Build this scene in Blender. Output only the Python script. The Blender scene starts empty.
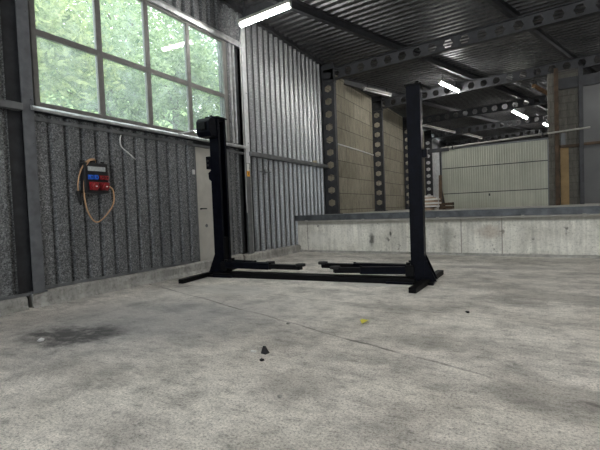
import bpy, math, random
from mathutils import Vector, Matrix
random.seed(7)
C = bpy.context.scene.collection
PI = math.pi
XW = -5.05      # steel sheet wall, mid plane
XK = -4.985      # front of the kerb / column flanges
YD = 8.40       # face of the loading dock
ZD = 0.87       # floor of the loading dock

# ------------------------------------------------------------------ helpers
class MB:
    def __init__(s):
        s.v = []; s.f = []; s.smooth = set()
    def add(s, vs, fs, smooth=False):
        o = len(s.v); s.v += [tuple(p) for p in vs]
        for f in fs:
            if smooth: s.smooth.add(len(s.f))
            s.f.append(tuple(o + i for i in f))
        return s
    def box(s, a, b, M=None):
        x0, y0, z0 = a; x1, y1, z1 = b
        vs = [Vector(p) for p in ((x0,y0,z0),(x1,y0,z0),(x1,y1,z0),(x0,y1,z0),(x0,y0,z1),(x1,y0,z1),(x1,y1,z1),(x0,y1,z1))]
        if M is not None: vs = [M @ p for p in vs]
        return s.add(vs, [(0,3,2,1),(4,5,6,7),(0,1,5,4),(1,2,6,5),(2,3,7,6),(3,0,4,7)])
    def bar(s, p, q, w, h, up=(0,0,1)):
        p = Vector(p); q = Vector(q); d = (q-p); L = d.length; d.normalize()
        r = d.cross(Vector(up)).normalized(); u = r.cross(d)
        M = Matrix((d, r, u)).transposed().to_4x4(); M.translation = p
        return s.box((0,-w/2,-h/2), (L,w/2,h/2), M)
    def prism(s, poly, axis, a, b):
        # poly in the two other axes (cyclic order), extruded on axis from a to b
        n = len(poly)
        def P(u, v, t):
            return {'x': (t,u,v), 'y': (u,t,v), 'z': (u,v,t)}[axis]
        vs = [P(u,v,a) for u,v in poly] + [P(u,v,b) for u,v in poly]
        fs = [tuple(range(n))[::-1], tuple(range(n,2*n))] + [(i,(i+1)%n,n+(i+1)%n,n+i) for i in range(n)]
        return s.add(vs, fs)
    def cyl(s, p, q, r, n=16, r2=None, caps=True):
        p = Vector(p); q = Vector(q); d = (q-p).normalized()
        a = Vector((0,0,1)) if abs(d.z) < .9 else Vector((1,0,0))
        u = d.cross(a).normalized(); w = d.cross(u)
        r2 = r if r2 is None else r2
        vs = [p + (u*math.cos(t)+w*math.sin(t))*r for t in [2*PI*i/n for i in range(n)]]
        vs += [q + (u*math.cos(t)+w*math.sin(t))*r2 for t in [2*PI*i/n for i in range(n)]]
        s.add(vs, [(i,(i+1)%n,n+(i+1)%n,n+i) for i in range(n)], True)
        if caps:
            o = len(s.v)-2*n
            s.f.append(tuple(o+i for i in range(n))[::-1]); s.f.append(tuple(o+n+i for i in range(n)))
        return s
    def tube(s, pts, r, n=8, sub=6):
        P = [Vector(p) for p in pts]
        if sub > 1 and len(P) > 2:
            out = []
            for i in range(len(P)-1):
                p0 = P[max(i-1,0)]; p1 = P[i]; p2 = P[i+1]; p3 = P[min(i+2,len(P)-1)]
                for k in range(sub):
                    t = k/sub
                    out.append(.5*((2*p1)+(p2-p0)*t+(2*p0-5*p1+4*p2-p3)*t*t+(3*p1-p0-3*p2+p3)*t**3))
            out.append(P[-1]); P = out
        o = len(s.v); u = None
        for i, p in enumerate(P):
            d = (P[min(i+1,len(P)-1)]-P[max(i-1,0)]).normalized()
            if u is None:
                a = Vector((0,0,1)) if abs(d.z) < .9 else Vector((1,0,0)); u = d.cross(a).normalized()
            u = (u - d*u.dot(d)).normalized(); w = d.cross(u)
            s.v += [tuple(p+(u*math.cos(2*PI*k/n)+w*math.sin(2*PI*k/n))*r) for k in range(n)]
        for i in range(len(P)-1):
            for k in range(n):
                s.smooth.add(len(s.f)); s.f.append((o+i*n+k, o+i*n+(k+1)%n, o+(i+1)*n+(k+1)%n, o+(i+1)*n+k))
        s.f.append(tuple(o+k for k in range(n))[::-1]); s.f.append(tuple(o+(len(P)-1)*n+k for k in range(n)))
        return s
    def build(s, name, mat, parent=None, loc=None, bevel=0, solid=0, tag=None):
        me = bpy.data.meshes.new(name); me.from_pydata(s.v, [], s.f)
        for i in s.smooth: me.polygons[i].use_smooth = True
        me.materials.append(mat); me.update()
        o = bpy.data.objects.new(name, me); C.objects.link(o)
        if parent is not None: o.parent = parent
        if loc is not None: o.location = loc
        if solid:
            m = o.modifiers.new('thickness', 'SOLIDIFY'); m.thickness = solid; m.offset = 0
        if bevel:
            m = o.modifiers.new('edge', 'BEVEL'); m.width = bevel; m.segments = 2; m.limit_method = 'ANGLE'
        return o

def tag(o, label, cat, group=None):
    o['label'] = label; o['category'] = cat
    if group: o['group'] = group
    return o
def struct(o):
    o['kind'] = 'structure'; return o
def thing(name, label, cat, loc=(0,0,0), rz=0, group=None):
    o = bpy.data.objects.new(name, None); C.objects.link(o)
    o.location = loc; o.rotation_euler = (0,0,rz); o.empty_display_size = .1
    return tag(o, label, cat, group)
def copy_tree(o, parent=None):
    c = o.copy(); C.objects.link(c)
    if parent is not None: c.parent = parent
    for ch in [x for x in bpy.data.objects if x.parent == o]: copy_tree(ch, c)
    return c

# ------------------------------------------------------------------ materials
def mat(name):
    m = bpy.data.materials.new(name); m.use_nodes = True
    nt = m.node_tree; b = nt.nodes['Principled BSDF']
    return m, nt, b
def N(nt, t, **k):
    n = nt.nodes.new(t)
    for a, v in k.items():
        if a.startswith('i_'): n.inputs[a[2:].replace('_',' ')].default_value = v
        else: setattr(n, a, v)
    return n
def L(nt, a, b): nt.links.new(a, b)
def coords(nt, scale=(1,1,1)):
    t = N(nt, 'ShaderNodeNewGeometry'); mp = N(nt, 'ShaderNodeMapping'); mp.inputs['Scale'].default_value = scale
    L(nt, t.outputs['Position'], mp.inputs['Vector']); return mp.outputs['Vector']
def ramp(nt, fac, stops):
    r = N(nt, 'ShaderNodeValToRGB'); e = r.color_ramp.elements
    while len(e) < len(stops): e.new(.5)
    for i, (p, c) in enumerate(stops):
        e[i].position = p; e[i].color = (*(c if isinstance(c, (tuple, list)) else (c,c,c)), 1)
    L(nt, fac, r.inputs['Fac']); return r.outputs['Color']
def noise(nt, vec, scale, detail=4, rough=.6):
    n = N(nt, 'ShaderNodeTexNoise'); n.inputs['Scale'].default_value = scale; n.inputs['Detail'].default_value = detail
    n.inputs['Roughness'].default_value = rough; L(nt, vec, n.inputs['Vector']); return n.outputs['Fac']
def mix(nt, fac, a, b, blend='MIX'):
    m = N(nt, 'ShaderNodeMix', data_type='RGBA', blend_type=blend)
    for s, v in ((m.inputs['Factor'], fac), (m.inputs['A'], a), (m.inputs['B'], b)):
        if hasattr(v, 'is_output'): L(nt, v, s)
        elif isinstance(v, (int, float)): s.default_value = v
        else: s.default_value = (*v, 1)
    return m.outputs['Result']
def math_(nt, op, a, b=None, c=None):
    m = N(nt, 'ShaderNodeMath', operation=op)
    for i, v in enumerate((a, b, c)):
        if v is None: continue
        if hasattr(v, 'is_output'): L(nt, v, m.inputs[i])
        else: m.inputs[i].default_value = v
    return m.outputs[0]
def bump(nt, b, h, strength=.3, dist=.01):
    n = N(nt, 'ShaderNodeBump'); n.inputs['Strength'].default_value = strength; n.inputs['Distance'].default_value = dist
    L(nt, h, n.inputs['Height']); L(nt, n.outputs['Normal'], b.inputs['Normal'])
def plain(name, col, rough=.6, metal=0, var=.25, scale=6, spec=.5):
    m, nt, b = mat(name); v = coords(nt)
    f = noise(nt, v, scale)
    c = ramp(nt, f, [(.3, tuple(x*(1-var) for x in col)), (.7, tuple(min(1,x*(1+var)) for x in col))])
    L(nt, c, b.inputs['Base Color']); b.inputs['Roughness'].default_value = rough; b.inputs['Metallic'].default_value = metal
    b.inputs['Specular IOR Level'].default_value = spec
    return m

def galv(name, lo, hi, rough, metal, grain=45, dirt=.55, bs=.2, rv=.2):
    m, nt, b = mat(name); v = coords(nt)
    vo = N(nt, 'ShaderNodeTexVoronoi'); vo.inputs['Scale'].default_value = grain; L(nt, v, vo.inputs['Vector'])
    sep = N(nt, 'ShaderNodeSeparateColor'); L(nt, vo.outputs['Color'], sep.inputs['Color'])
    fine = noise(nt, v, 70, 3, .8)
    s = math_(nt, 'ADD', math_(nt, 'MULTIPLY', sep.outputs[0], .5), math_(nt, 'MULTIPLY', fine, .6))
    c = ramp(nt, s, [(.3, lo), (.62, tuple((a+bb)/2.6 for a, bb in zip(lo, hi))), (.9, hi)])
    v2 = coords(nt, (1,1,.25)); d = noise(nt, v2, 2.2, 5, .65)
    dm = ramp(nt, d, [(.35, dirt), (.65, 1)])
    c = mix(nt, 1.0, c, dm, 'MULTIPLY')
    L(nt, c, b.inputs['Base Color']); b.inputs['Metallic'].default_value = metal
    r = math_(nt, 'ADD', math_(nt, 'MULTIPLY', sep.outputs[1], rv), rough-rv/2); L(nt, r, b.inputs['Roughness'])
    bump(nt, b, s, bs, .002)
    return m

M = {}
M['galv_dull'] = galv('spangled_dull_steel', (.075,.078,.082), (.46,.475,.485), .6, .25, 75, .65, .1, .1)
M['galv_right'] = galv('zinc_sheet_steel', (.27,.275,.28), (.56,.57,.58), .40, .6, 75, .75, .03, .06)
M['galv_trim'] = plain('zinc_flashing', (.55,.56,.56), .4, .6, .3, 9)
M['steel_grey'] = plain('grey_painted_steel', (.13,.135,.145), .5, .2, .25, 8)
M['steel_dark'] = plain('dark_weathered_steel', (.036,.037,.041), .55, .2, .35, 6)
M['girt'] = plain('grey_girt_steel', (.16,.165,.17), .5, .4, .25, 7)
M['dock_steel'] = plain('blue_grey_edge_steel', (.085,.092,.10), .5, .35, .45, 5)
M['lift_black'] = plain('black_lift_paint', (.003,.0035,.0065), .4, 0, .5, 12, .05)
M['lift_dark'] = plain('worn_black_lift_steel', (.005,.005,.0055), .5, 0, .5, 14, .08)
M['rubber'] = plain('black_rubber', (.012,.012,.012), .75)
M['window_frame'] = plain('grey_window_frame', (.155,.15,.14), .55, .1, .2, 8)
M['door_paint'] = plain('pale_door_paint', (.50,.48,.43), .55, 0, .12, 4)
M['white_plastic'] = plain('white_plastic', (.75,.75,.73), .4, 0, .05)
M['black_plastic'] = plain('black_plastic', (.013,.013,.015), .4, 0, .3)
M['blue_plastic'] = plain('blue_plastic', (.02,.12,.62), .35, 0, .1)
M['red_plastic'] = plain('red_plastic', (.27,.018,.022), .35, 0, .15)
M['clear_plastic'] = plain('pale_breaker_cover', (.45,.47,.47), .2, 0, .2, 40)
M['orange_cable'] = plain('orange_cable', (.55,.33,.18), .5, 0, .1)
M['grey_cable'] = plain('grey_cable', (.38,.38,.38), .5, 0, .1)
M['white_cable'] = plain('white_cable', (.65,.65,.63), .5, 0, .1)
M['orange_tape'] = plain('orange_tag', (.95,.42,.02), .5, 0, .1)
M['tin'] = plain('pale_tin_batten', (.33,.32,.29), .5, .2, .2)
M['timber_pale'] = plain('pale_timber', (.46,.40,.28), .7, 0, .25, 7)
M['plywood'] = plain('plywood', (.33,.22,.10), .7, 0, .25, 3)
M['timber_brown'] = plain('brown_timber', (.075,.046,.026), .75, 0, .5, 6)
M['board_white'] = plain('white_board', (.75,.73,.68), .6, 0, .1)
M['board_tan'] = plain('tan_board', (.42,.31,.22), .7, 0, .2)
M['yellow_leaf'] = plain('yellow_leaf', (.65,.60,.08), .6, 0, .2, 60)
M['wall_grey'] = plain('light_grey_plaster', (.125,.128,.13), .8, 0, .1, 1.5)
M['rust_timber'] = plain('rusty_brown_batten', (.20,.11,.05), .7, 0, .4)

def emit(name, col, s):
    m = bpy.data.materials.new(name); m.use_nodes = True; nt = m.node_tree; nt.nodes.clear()
    e = N(nt, 'ShaderNodeEmission'); e.inputs['Color'].default_value = (*col, 1); e.inputs['Strength'].default_value = s
    o = N(nt, 'ShaderNodeOutputMaterial'); L(nt, e.outputs[0], o.inputs['Surface']); return m
M['tube'] = emit('lit_tube', (1.0,.985,.94), 80)

# floor: worn concrete
def floor_mat():
    m, nt, b = mat('worn_concrete_floor'); v = coords(nt)
    big = noise(nt, v, .55, 6, .62); mid = noise(nt, v, 3.2, 8, .7); fine = noise(nt, v, 75, 6, .85); sp_ = noise(nt, coords(nt, (1,1.8,1)), 11, 8, .8)
    c = ramp(nt, big, [(.30, (.52,.485,.435)), (.5, (.69,.655,.60)), (.72, (.85,.81,.75))])
    c = mix(nt, .75, c, ramp(nt, mid, [(.34, .50), (.5, .97), (.66, 1.2)]), 'MULTIPLY')
    c = mix(nt, .85, c, ramp(nt, fine, [(.38, .25), (.48, .90), (.62, 1.25)]), 'MULTIPLY')
    pits = ramp(nt, noise(nt, v, 16, 6, .75), [(.30, .25), (.38, 1)])
    c = mix(nt, .7, c, pits, 'MULTIPLY')
    c = mix(nt, .8, c, ramp(nt, sp_, [(.36, .45), (.46, .95), (.62, 1.12)]), 'MULTIPLY')
    c = mix(nt, .9, c, ramp(nt, noise(nt, coords(nt, (1,1.7,1)), 1.1, 8, .7), [(.36, .58), (.5, .98), (.66, 1.15)]), 'MULTIPLY')
    # darker, bluish damp zone along the left wall and the oil stain in it
    sep = N(nt, 'ShaderNodeSeparateXYZ'); L(nt, v, sep.inputs[0])
    w = N(nt, 'ShaderNodeTexNoise'); w.inputs['Scale'].default_value = 1.6; w.inputs['Detail'].default_value = 7; w.inputs['Roughness'].default_value = .65; L(nt, v, w.inputs['Vector'])
    ws = N(nt, 'ShaderNodeSeparateColor'); L(nt, w.outputs['Color'], ws.inputs['Color'])
    def ell(cx, cy, rx, ry, rot, warp):
        dx = math_(nt, 'ADD', math_(nt, 'SUBTRACT', sep.outputs[0], cx), math_(nt, 'MULTIPLY', math_(nt, 'SUBTRACT', ws.outputs[0], .5), warp))
        dy = math_(nt, 'ADD', math_(nt, 'SUBTRACT', sep.outputs[1], cy), math_(nt, 'MULTIPLY', math_(nt, 'SUBTRACT', ws.outputs[1], .5), warp))
        ca, sa = math.cos(rot), math.sin(rot)
        px = math_(nt, 'DIVIDE', math_(nt, 'ADD', math_(nt, 'MULTIPLY', dx, ca), math_(nt, 'MULTIPLY', dy, sa)), rx)
        py = math_(nt, 'DIVIDE', math_(nt, 'SUBTRACT', math_(nt, 'MULTIPLY', dy, ca), math_(nt, 'MULTIPLY', dx, sa)), ry)
        return math_(nt, 'SQRT', math_(nt, 'ADD', math_(nt, 'MULTIPLY', px, px), math_(nt, 'MULTIPLY', py, py)))
    damp = ramp(nt, ell(-3.3, 2.6, 1.6, 1.1, .6, 1.2), [(.45, .80), (1.0, 1)])
    c = mix(nt, 1, c, damp, 'MULTIPLY')
    c = mix(nt, ramp(nt, ell(-3.2, 2.6, 1.8, 1.3, .5, 1.2), [(.3, .4), (1, 0)]), c, (.27,.275,.29))
    oil = mix(nt, 1, ramp(nt, ell(-3.52, 2.02, .66, .34, .45, 1.5), [(.5, 1), (1.15, 0)]), ramp(nt, noise(nt, coords(nt, (1,1.5,1)), 5, 7, .75), [(.38, .35), (.52, 1)]), 'MULTIPLY')
    c = mix(nt, math_(nt, 'MULTIPLY', oil, .92), c, (.055,.053,.055))
    for cx, cy, rx, ry, a in ((-.75, 3.0, .35, .2, .45), (-.35, 6.9, 1.0, .25, .35), (.3, 4.9, .8, .3, .3), (-1.2, 2.0, .35, .2, .4), (-2.6, 1.5, .5, .25, .3), (.2, 2.3, .5, .3, .45)):
        s = ramp(nt, ell(cx, cy, rx, ry, 0, .6), [(.5, 1), (1.1, 0)])
        c = mix(nt, math_(nt, 'MULTIPLY', s, a), c, (.13,.12,.105))
    # pale patches by the lift and along the wall
    for cx, cy, rx, ry, a in ((-3.5, 4.0, .9, .35, .5), (-1.75, 4.95, .45, .1, .75), (-4.2, 3.6, .6, .3, .35)):
        s = ramp(nt, ell(cx, cy, rx, ry, .1, .5), [(.5, 1), (1.1, 0)])
        c = mix(nt, math_(nt, 'MULTIPLY', s, a), c, (.62,.61,.58))
    # hairline joints across the slab
    def joint(x0, y0, x1, y1, wd, amt):
        nonlocal c
        nx, ny = -(y1-y0), x1-x0; l = math.hypot(nx, ny); nx /= l; ny /= l
        d = math_(nt, 'ABSOLUTE', math_(nt, 'ADD', math_(nt, 'ADD', math_(nt, 'MULTIPLY', math_(nt, 'SUBTRACT', sep.outputs[0], x0), nx), math_(nt, 'MULTIPLY', math_(nt, 'SUBTRACT', sep.outputs[1], y0), ny)), math_(nt, 'MULTIPLY', math_(nt, 'SUBTRACT', ws.outputs[2], .5), .12)))
        f = ramp(nt, math_(nt, 'DIVIDE', d, wd), [(.5, 1), (1, 0)])
        f = mix(nt, 1, f, ramp(nt, noise(nt, v, 2.3, 3), [(.38, .1), (.6, 1)]), 'MULTIPLY')
        c = mix(nt, math_(nt, 'MULTIPLY', f, amt), c, (.09,.085,.075))
    joint(-3.63, 3.53, -.03, 2.43, .016, .8)
    joint(-4.6, 4.1, -2.6, 3.95, .012, .5)
    L(nt, c, b.inputs['Base Color'])
    L(nt, ramp(nt, mid, [(.3, .58), (.7, .8)]), b.inputs['Roughness']); b.inputs['Specular IOR Level'].default_value = .35
    h = math_(nt, 'ADD', math_(nt, 'MULTIPLY', fine, .5), math_(nt, 'MULTIPLY', mid, .8))
    bump(nt, b, h, .35, .012)
    return m
M['floor'] = floor_mat()

def concrete(name, lo, hi, stains=True):
    m, nt, b = mat(name); v = coords(nt)
    f = noise(nt, v, 2.0, 8, .7); g = noise(nt, v, 22, 6, .75); st = noise(nt, coords(nt, (9,9,.8)), 1.0, 5, .6)
    c = ramp(nt, f, [(.3, lo), (.62, hi)])
    c = mix(nt, .7, c, ramp(nt, g, [(.32, .45), (.5, 1), (.7, 1.1)]), 'MULTIPLY')
    c = mix(nt, .7, c, ramp(nt, st, [(.35, .6), (.6, 1)]), 'MULTIPLY')
    if stains:
        sp = ramp(nt, noise(nt, v, 5.5, 3, .6), [(.27, .3), (.34, 1)])
        c = mix(nt, .8, c, sp, 'MULTIPLY')
    L(nt, c, b.inputs['Base Color']); b.inputs['Roughness'].default_value = .85
    bump(nt, b, g, .4, .01); return m
M['kerb'] = concrete('kerb_concrete', (.27,.265,.24), (.48,.47,.44), False)

def dock_wall_mat():
    m, nt, b = mat('board_marked_concrete'); v = coords(nt)
    sep = N(nt, 'ShaderNodeSeparateXYZ'); L(nt, v, sep.inputs[0]); X, Z = sep.outputs[0], sep.outputs[2]
    f = noise(nt, v, 1.6, 8, .7); g = noise(nt, v, 25, 6, .8); st = noise(nt, coords(nt, (12,1,1.0)), 1.0, 6, .65)
    c = ramp(nt, f, [(.32, (.52,.505,.445)), (.62, (.82,.805,.735))])
    c = mix(nt, .65, c, ramp(nt, g, [(.34, .35), (.48, 1), (.66, 1.15)]), 'MULTIPLY')
    c = mix(nt, .6, c, ramp(nt, st, [(.33, .55), (.58, 1)]), 'MULTIPLY')
    c = mix(nt, .85, c, ramp(nt, noise(nt, v, 6, 4, .65), [(.30, .25), (.37, 1)]), 'MULTIPLY')
    # darker band under the edge steel, dark splash and a few blots
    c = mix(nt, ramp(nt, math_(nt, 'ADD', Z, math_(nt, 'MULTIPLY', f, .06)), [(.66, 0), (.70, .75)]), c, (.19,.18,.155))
    def blot(cx, cz, rx, rz, a, col):
        nonlocal c
        wv = math_(nt, 'MULTIPLY', math_(nt, 'SUBTRACT', noise(nt, v, 9, 4), .5), 1.4)
        px = math_(nt, 'DIVIDE', math_(nt, 'SUBTRACT', X, cx), rx); pz = math_(nt, 'DIVIDE', math_(nt, 'SUBTRACT', Z, cz), rz)
        d = math_(nt, 'ADD', math_(nt, 'SQRT', math_(nt, 'ADD', math_(nt, 'MULTIPLY', px, px), math_(nt, 'MULTIPLY', pz, pz))), wv)
        c = mix(nt, math_(nt, 'MULTIPLY', ramp(nt, d, [(.4, 1), (1.1, 0)]), a), c, col)
    blot(-3.13, .30, .075, .17, .85, (.05,.048,.045)); blot(-2.70, .43, .035, .06, .9, (.04,.04,.04))
    blot(-1.55, .35, .16, .4, .5, (.16,.15,.13)); blot(-.75, .45, .3, .16, .45, (.25,.16,.10)); blot(-4.5, .3, .35, .25, .5, (.72,.71,.66))
    # formwork joints
    for jx in (-4.75, -1.27, -.55, .95, 2.4):
        d = math_(nt, 'ABSOLUTE', math_(nt, 'SUBTRACT', X, jx))
        c = mix(nt, ramp(nt, math_(nt, 'DIVIDE', d, .014), [(.5, .7), (1, 0)]), c, (.17,.16,.14))
    L(nt, c, b.inputs['Base Color']); b.inputs['Roughness'].default_value = .85
    bump(nt, b, math_(nt, 'ADD', g, st), .4, .01); return m
M['dock_wall'] = dock_wall_mat()

def blocks(name, axis, lo, hi, mortar, bw, bh, z0):
    m, nt, b = mat(name)
    t = N(nt, 'ShaderNodeNewGeometry'); sep = N(nt, 'ShaderNodeSeparateXYZ'); L(nt, t.outputs['Position'], sep.inputs[0])
    cmb = N(nt, 'ShaderNodeCombineXYZ'); L(nt, sep.outputs[1 if axis == 'x' else 0], cmb.inputs[0])
    L(nt, math_(nt, 'SUBTRACT', sep.outputs[2], z0), cmb.inputs[1])
    br = N(nt, 'ShaderNodeTexBrick'); L(nt, cmb.outputs[0], br.inputs['Vector'])
    br.inputs['Scale'].default_value = 1; br.inputs['Brick Width'].default_value = bw; br.inputs['Row Height'].default_value = bh
    br.inputs['Mortar Size'].default_value = .012; br.inputs['Mortar Smooth'].default_value = .3; br.inputs['Bias'].default_value = 0
    br.inputs['Color1'].default_value = (*lo, 1); br.inputs['Color2'].default_value = (*hi, 1); br.inputs['Mortar'].default_value = (*mortar, 1)
    v = coords(nt)
    c = mix(nt, .7, br.outputs['Color'], ramp(nt, noise(nt, coords(nt, (5,5,1.2)), 2.2, 7, .7), [(.33, .5), (.6, 1.08)]), 'MULTIPLY')
    c = mix(nt, .6, c, ramp(nt, noise(nt, v, 28, 5, .8), [(.33, .5), (.5, 1)]), 'MULTIPLY')
    L(nt, c, b.inputs['Base Color']); b.inputs['Roughness'].default_value = .9
    h = math_(nt, 'SUBTRACT', noise(nt, v, 28, 5, .8), math_(nt, 'MULTIPLY', br.outputs['Fac'], 1.5)); bump(nt, b, h, .5, .02)
    return m
M['block_left'] = blocks('large_concrete_blocks', 'x', (.235,.21,.155), (.32,.29,.225), (.12,.105,.08), 1.45, .492, .87+.115)
M['block_pier'] = blocks('grey_blockwork', 'y', (.15,.142,.122), (.175,.165,.142), (.12,.112,.095), .42, .21, .87)

def panel_mat():
    m, nt, b = mat('olive_grey_panel'); v = coords(nt)
    c = ramp(nt, noise(nt, v, 1.5, 5), [(.3, (.39,.395,.32)), (.7, (.48,.485,.40))])
    c = mix(nt, .4, c, ramp(nt, noise(nt, coords(nt, (14,1,.6)), 1, 4), [(.35, .65), (.6, 1)]), 'MULTIPLY')
    L(nt, c, b.inputs['Base Color']); b.inputs['Roughness'].default_value = .5; return m
M['panel'] = panel_mat()

def roof_mat():
    m, nt, b = mat('ribbed_roof_sheet'); v = coords(nt)
    c = ramp(nt, noise(nt, v, 9, 6, .75), [(.3, (.055,.055,.058)), (.7, (.17,.17,.178))])
    c = mix(nt, .8, c, ramp(nt, noise(nt, v, .7, 5, .6), [(.35, .45), (.65, 1)]), 'MULTIPLY')
    L(nt, c, b.inputs['Base Color']); b.inputs['Metallic'].default_value = .55; b.inputs['Roughness'].default_value = .42; return m
M['roof'] = roof_mat()

def glass_mat():
    m = bpy.data.materials.new('dusty_glass'); m.use_nodes = True; nt = m.node_tree; nt.nodes.clear()
    v = coords(nt)
    tr = N(nt, 'ShaderNodeBsdfTransparent'); tr.inputs['Color'].default_value = (.93,.97,.95,1)
    gl = N(nt, 'ShaderNodeBsdfGlossy'); gl.inputs['Roughness'].default_value = .03
    fr = N(nt, 'ShaderNodeFresnel'); fr.inputs['IOR'].default_value = 1.5
    ge = N(nt, 'ShaderNodeNewGeometry'); front = math_(nt, 'SUBTRACT', 1.0, ge.outputs['Backfacing'])
    ms = N(nt, 'ShaderNodeMixShader'); L(nt, math_(nt, 'MULTIPLY', fr.outputs[0], front), ms.inputs[0]); L(nt, tr.outputs[0], ms.inputs[1]); L(nt, gl.outputs[0], ms.inputs[2])
    tl = N(nt, 'ShaderNodeBsdfTranslucent'); tl.inputs['Color'].default_value = (.82,.92,.92,1)
    df = N(nt, 'ShaderNodeBsdfDiffuse'); df.inputs['Color'].default_value = (.7,.72,.7,1)
    ad = N(nt, 'ShaderNodeMixShader'); ad.inputs[0].default_value = .25; L(nt, tl.outputs[0], ad.inputs[1]); L(nt, df.outputs[0], ad.inputs[2])
    dust = ramp(nt, noise(nt, v, 3.5, 8, .75), [(.3, .08), (.55, .17), (.72, .34)])
    m2 = N(nt, 'ShaderNodeMixShader'); L(nt, dust, m2.inputs[0]); L(nt, ms.outputs[0], m2.inputs[1]); L(nt, ad.outputs[0], m2.inputs[2])
    o = N(nt, 'ShaderNodeOutputMaterial'); L(nt, m2.outputs[0], o.inputs['Surface']); return m
M['glass'] = glass_mat()

def leaf_mat(name, a, bcol):
    m, nt, b = mat(name); v = coords(nt)
    c = ramp(nt, noise(nt, v, 3.5, 6, .75), [(.36, a), (.64, bcol)])
    L(nt, c, b.inputs['Base Color']); b.inputs['Roughness'].default_value = .6
    b.inputs['Specular IOR Level'].default_value = .2
    tl = N(nt, 'ShaderNodeBsdfTranslucent'); L(nt, c, tl.inputs['Color'])
    ms = N(nt, 'ShaderNodeMixShader'); ms.inputs[0].default_value = .4
    L(nt, b.outputs[0], ms.inputs[1]); L(nt, tl.outputs[0], ms.inputs[2])
    L(nt, ms.outputs[0], nt.nodes['Material Output'].inputs['Surface']); return m
M['leaf_a'] = leaf_mat('yellow_green_leaves', (.10,.18,.05), (.70,.74,.36))
M['leaf_b'] = leaf_mat('fresh_green_leaves', (.07,.16,.05), (.60,.70,.40))
M['leaf_c'] = leaf_mat('deep_green_leaves', (.05,.13,.05), (.50,.64,.42))
M['bark'] = plain('bark', (.10,.075,.05), .9)
M['earth'] = plain('earth_bank', (.22,.32,.12), .95, 0, .6, 3.2)

# ------------------------------------------------------------------ floor, dock, kerb
struct(MB().box((-6.5,-7,-.15), (9,YD+.05,0)).build('floor', M['floor']))
kb = MB()
def kerb(y0, y1, z, xf=XK):
    n = max(2, int((y1-y0)/.14)); rows = []
    for i in range(n+1):
        y = y0+(y1-y0)*i/n; j = random.uniform(-.012,.012); k = random.uniform(-.012,.012)
        rows.append([(xf+.03+j,y,0), (xf+j,y,.05), (xf+k,y,z-.03+j), (xf-.03+k,y,z+j*.7), (-5.45,y,z)])
    vs = [p for r in rows for p in r]
    fs = [(i*5+k, (i+1)*5+k, (i+1)*5+k+1, i*5+k+1) for i in range(n) for k in range(4)]
    o = len(vs); vs += [(-5.45,y0,0), (-5.45,y1,0)]
    fs += [(0,1,2,3,4,o), (n*5+4,n*5+3,n*5+2,n*5+1,n*5,o+1)]
    kb.add(vs, fs)
kerb(-7, 2.30, .155, XK+.01); kerb(2.36, 6.20, .185); kerb(6.24, YD, .175, XK+.03)
struct(kb.build('trim_1', M['kerb']))
# dock
dk = struct(MB().box((-5.6,YD,0), (9,YD+.25,ZD-.02)).build('wall_dock', M['dock_wall']))
struct(MB().box((-5.6,YD+.02,ZD-.12), (9,32,ZD)).build('floor_dock', M['kerb']))
fo = MB().prism([(YD-.01,0), (YD-.07,0), (YD-.055,.03), (YD-.01,.045)], 'x', -5.0, 9)
struct(fo.build('trim_2', M['kerb']))
ed = MB().box((-5.1,YD-.035,ZD-.115), (9,YD-.018,ZD)).box((-5.1,YD-.035,ZD), (9,YD+.16,ZD+.014)).box((-5.1,YD-.05,ZD-.012),(9,YD-.035,ZD+.014))
struct(ed.build('trim_3', M['dock_steel'], bevel=.003))
rod = tag(MB().tube([(-4.78,YD-.07,.735), (-2.5,YD-.07,.728), (1,YD-.07,.738), (5,YD-.07,.74)], .016, 10, 4).build('conduit_pipe', M['tin']),
          'thin pale pipe running under the steel edge of the loading dock', 'pipe')
for x in (-4.74, -3.3, -1.7, -.2, .72, 2.5):
    MB().box((x-.025,YD-.09,.71), (x+.025,YD-.002,.765)).build('clamp', M['tin'], rod, bevel=.004)

# ------------------------------------------------------------------ left wall
def sheet(mb, y0, y1, z0, z1, x=XW, p=.2, d=.055, flip=1, ridge=.62, off=0, sl=.11):
    # trapezoid ribs running up the wall; ridge = share of the pitch that stands forward
    prof = []; y = y0
    k = math.floor((y0-off)/p); pts = []
    while off+k*p < y1+p:
        b = off+k*p
        pts += [(b, d/2), (b+ridge*p, d/2), (b+(ridge+sl)*p, -d/2), (b+(1-sl)*p, -d/2)]; k += 1
    def at(yy):
        for (a, u), (c, w) in zip(pts, pts[1:]):
            if a <= yy <= c: return u+(w-u)*(yy-a)/(c-a) if c > a else u
        return 0
    ys = sorted({y0, y1, *[q for q, _ in pts if y0 < q < y1]})
    vs = []
    for q in ys: vs += [(x+at(q)*flip, q, z0), (x+at(q)*flip, q, z1)]
    mb.add(vs, [(2*i, 2*i+2, 2*i+3, 2*i+1) for i in range(len(ys)-1)])
wl = MB()
sheet(wl, -7, 2.24, .15, 2.26, off=.05); sheet(wl, -7, 2.24, 2.30, 5.1, off=.05)
sheet(wl, 2.48, 5.03, .2, 2.26, off=2.67-.17, ridge=.66)
sheet(wl, 5.97, 6.24, .2, 2.26, ridge=.5)
sheet(wl, 6.02, 6.24, 2.36, 4.4, ridge=.5)
sheet(wl, 2.48, 6.42, 4.38, 5.12, ridge=.5)
wall = struct(wl.build('wall_left', M['galv_dull'], solid=.003))
wr = MB()
sheet(wr, 6.5, 10.02, .17, 2.16, p=.205, d=.075, ridge=.22, sl=.15); sheet(wr, 6.5, 10.02, 2.22, 5.1, p=.205, d=.075, ridge=.22, sl=.15)
o = wr.build('sheet_cladding', M['galv_right'], wall, solid=.003)
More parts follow.
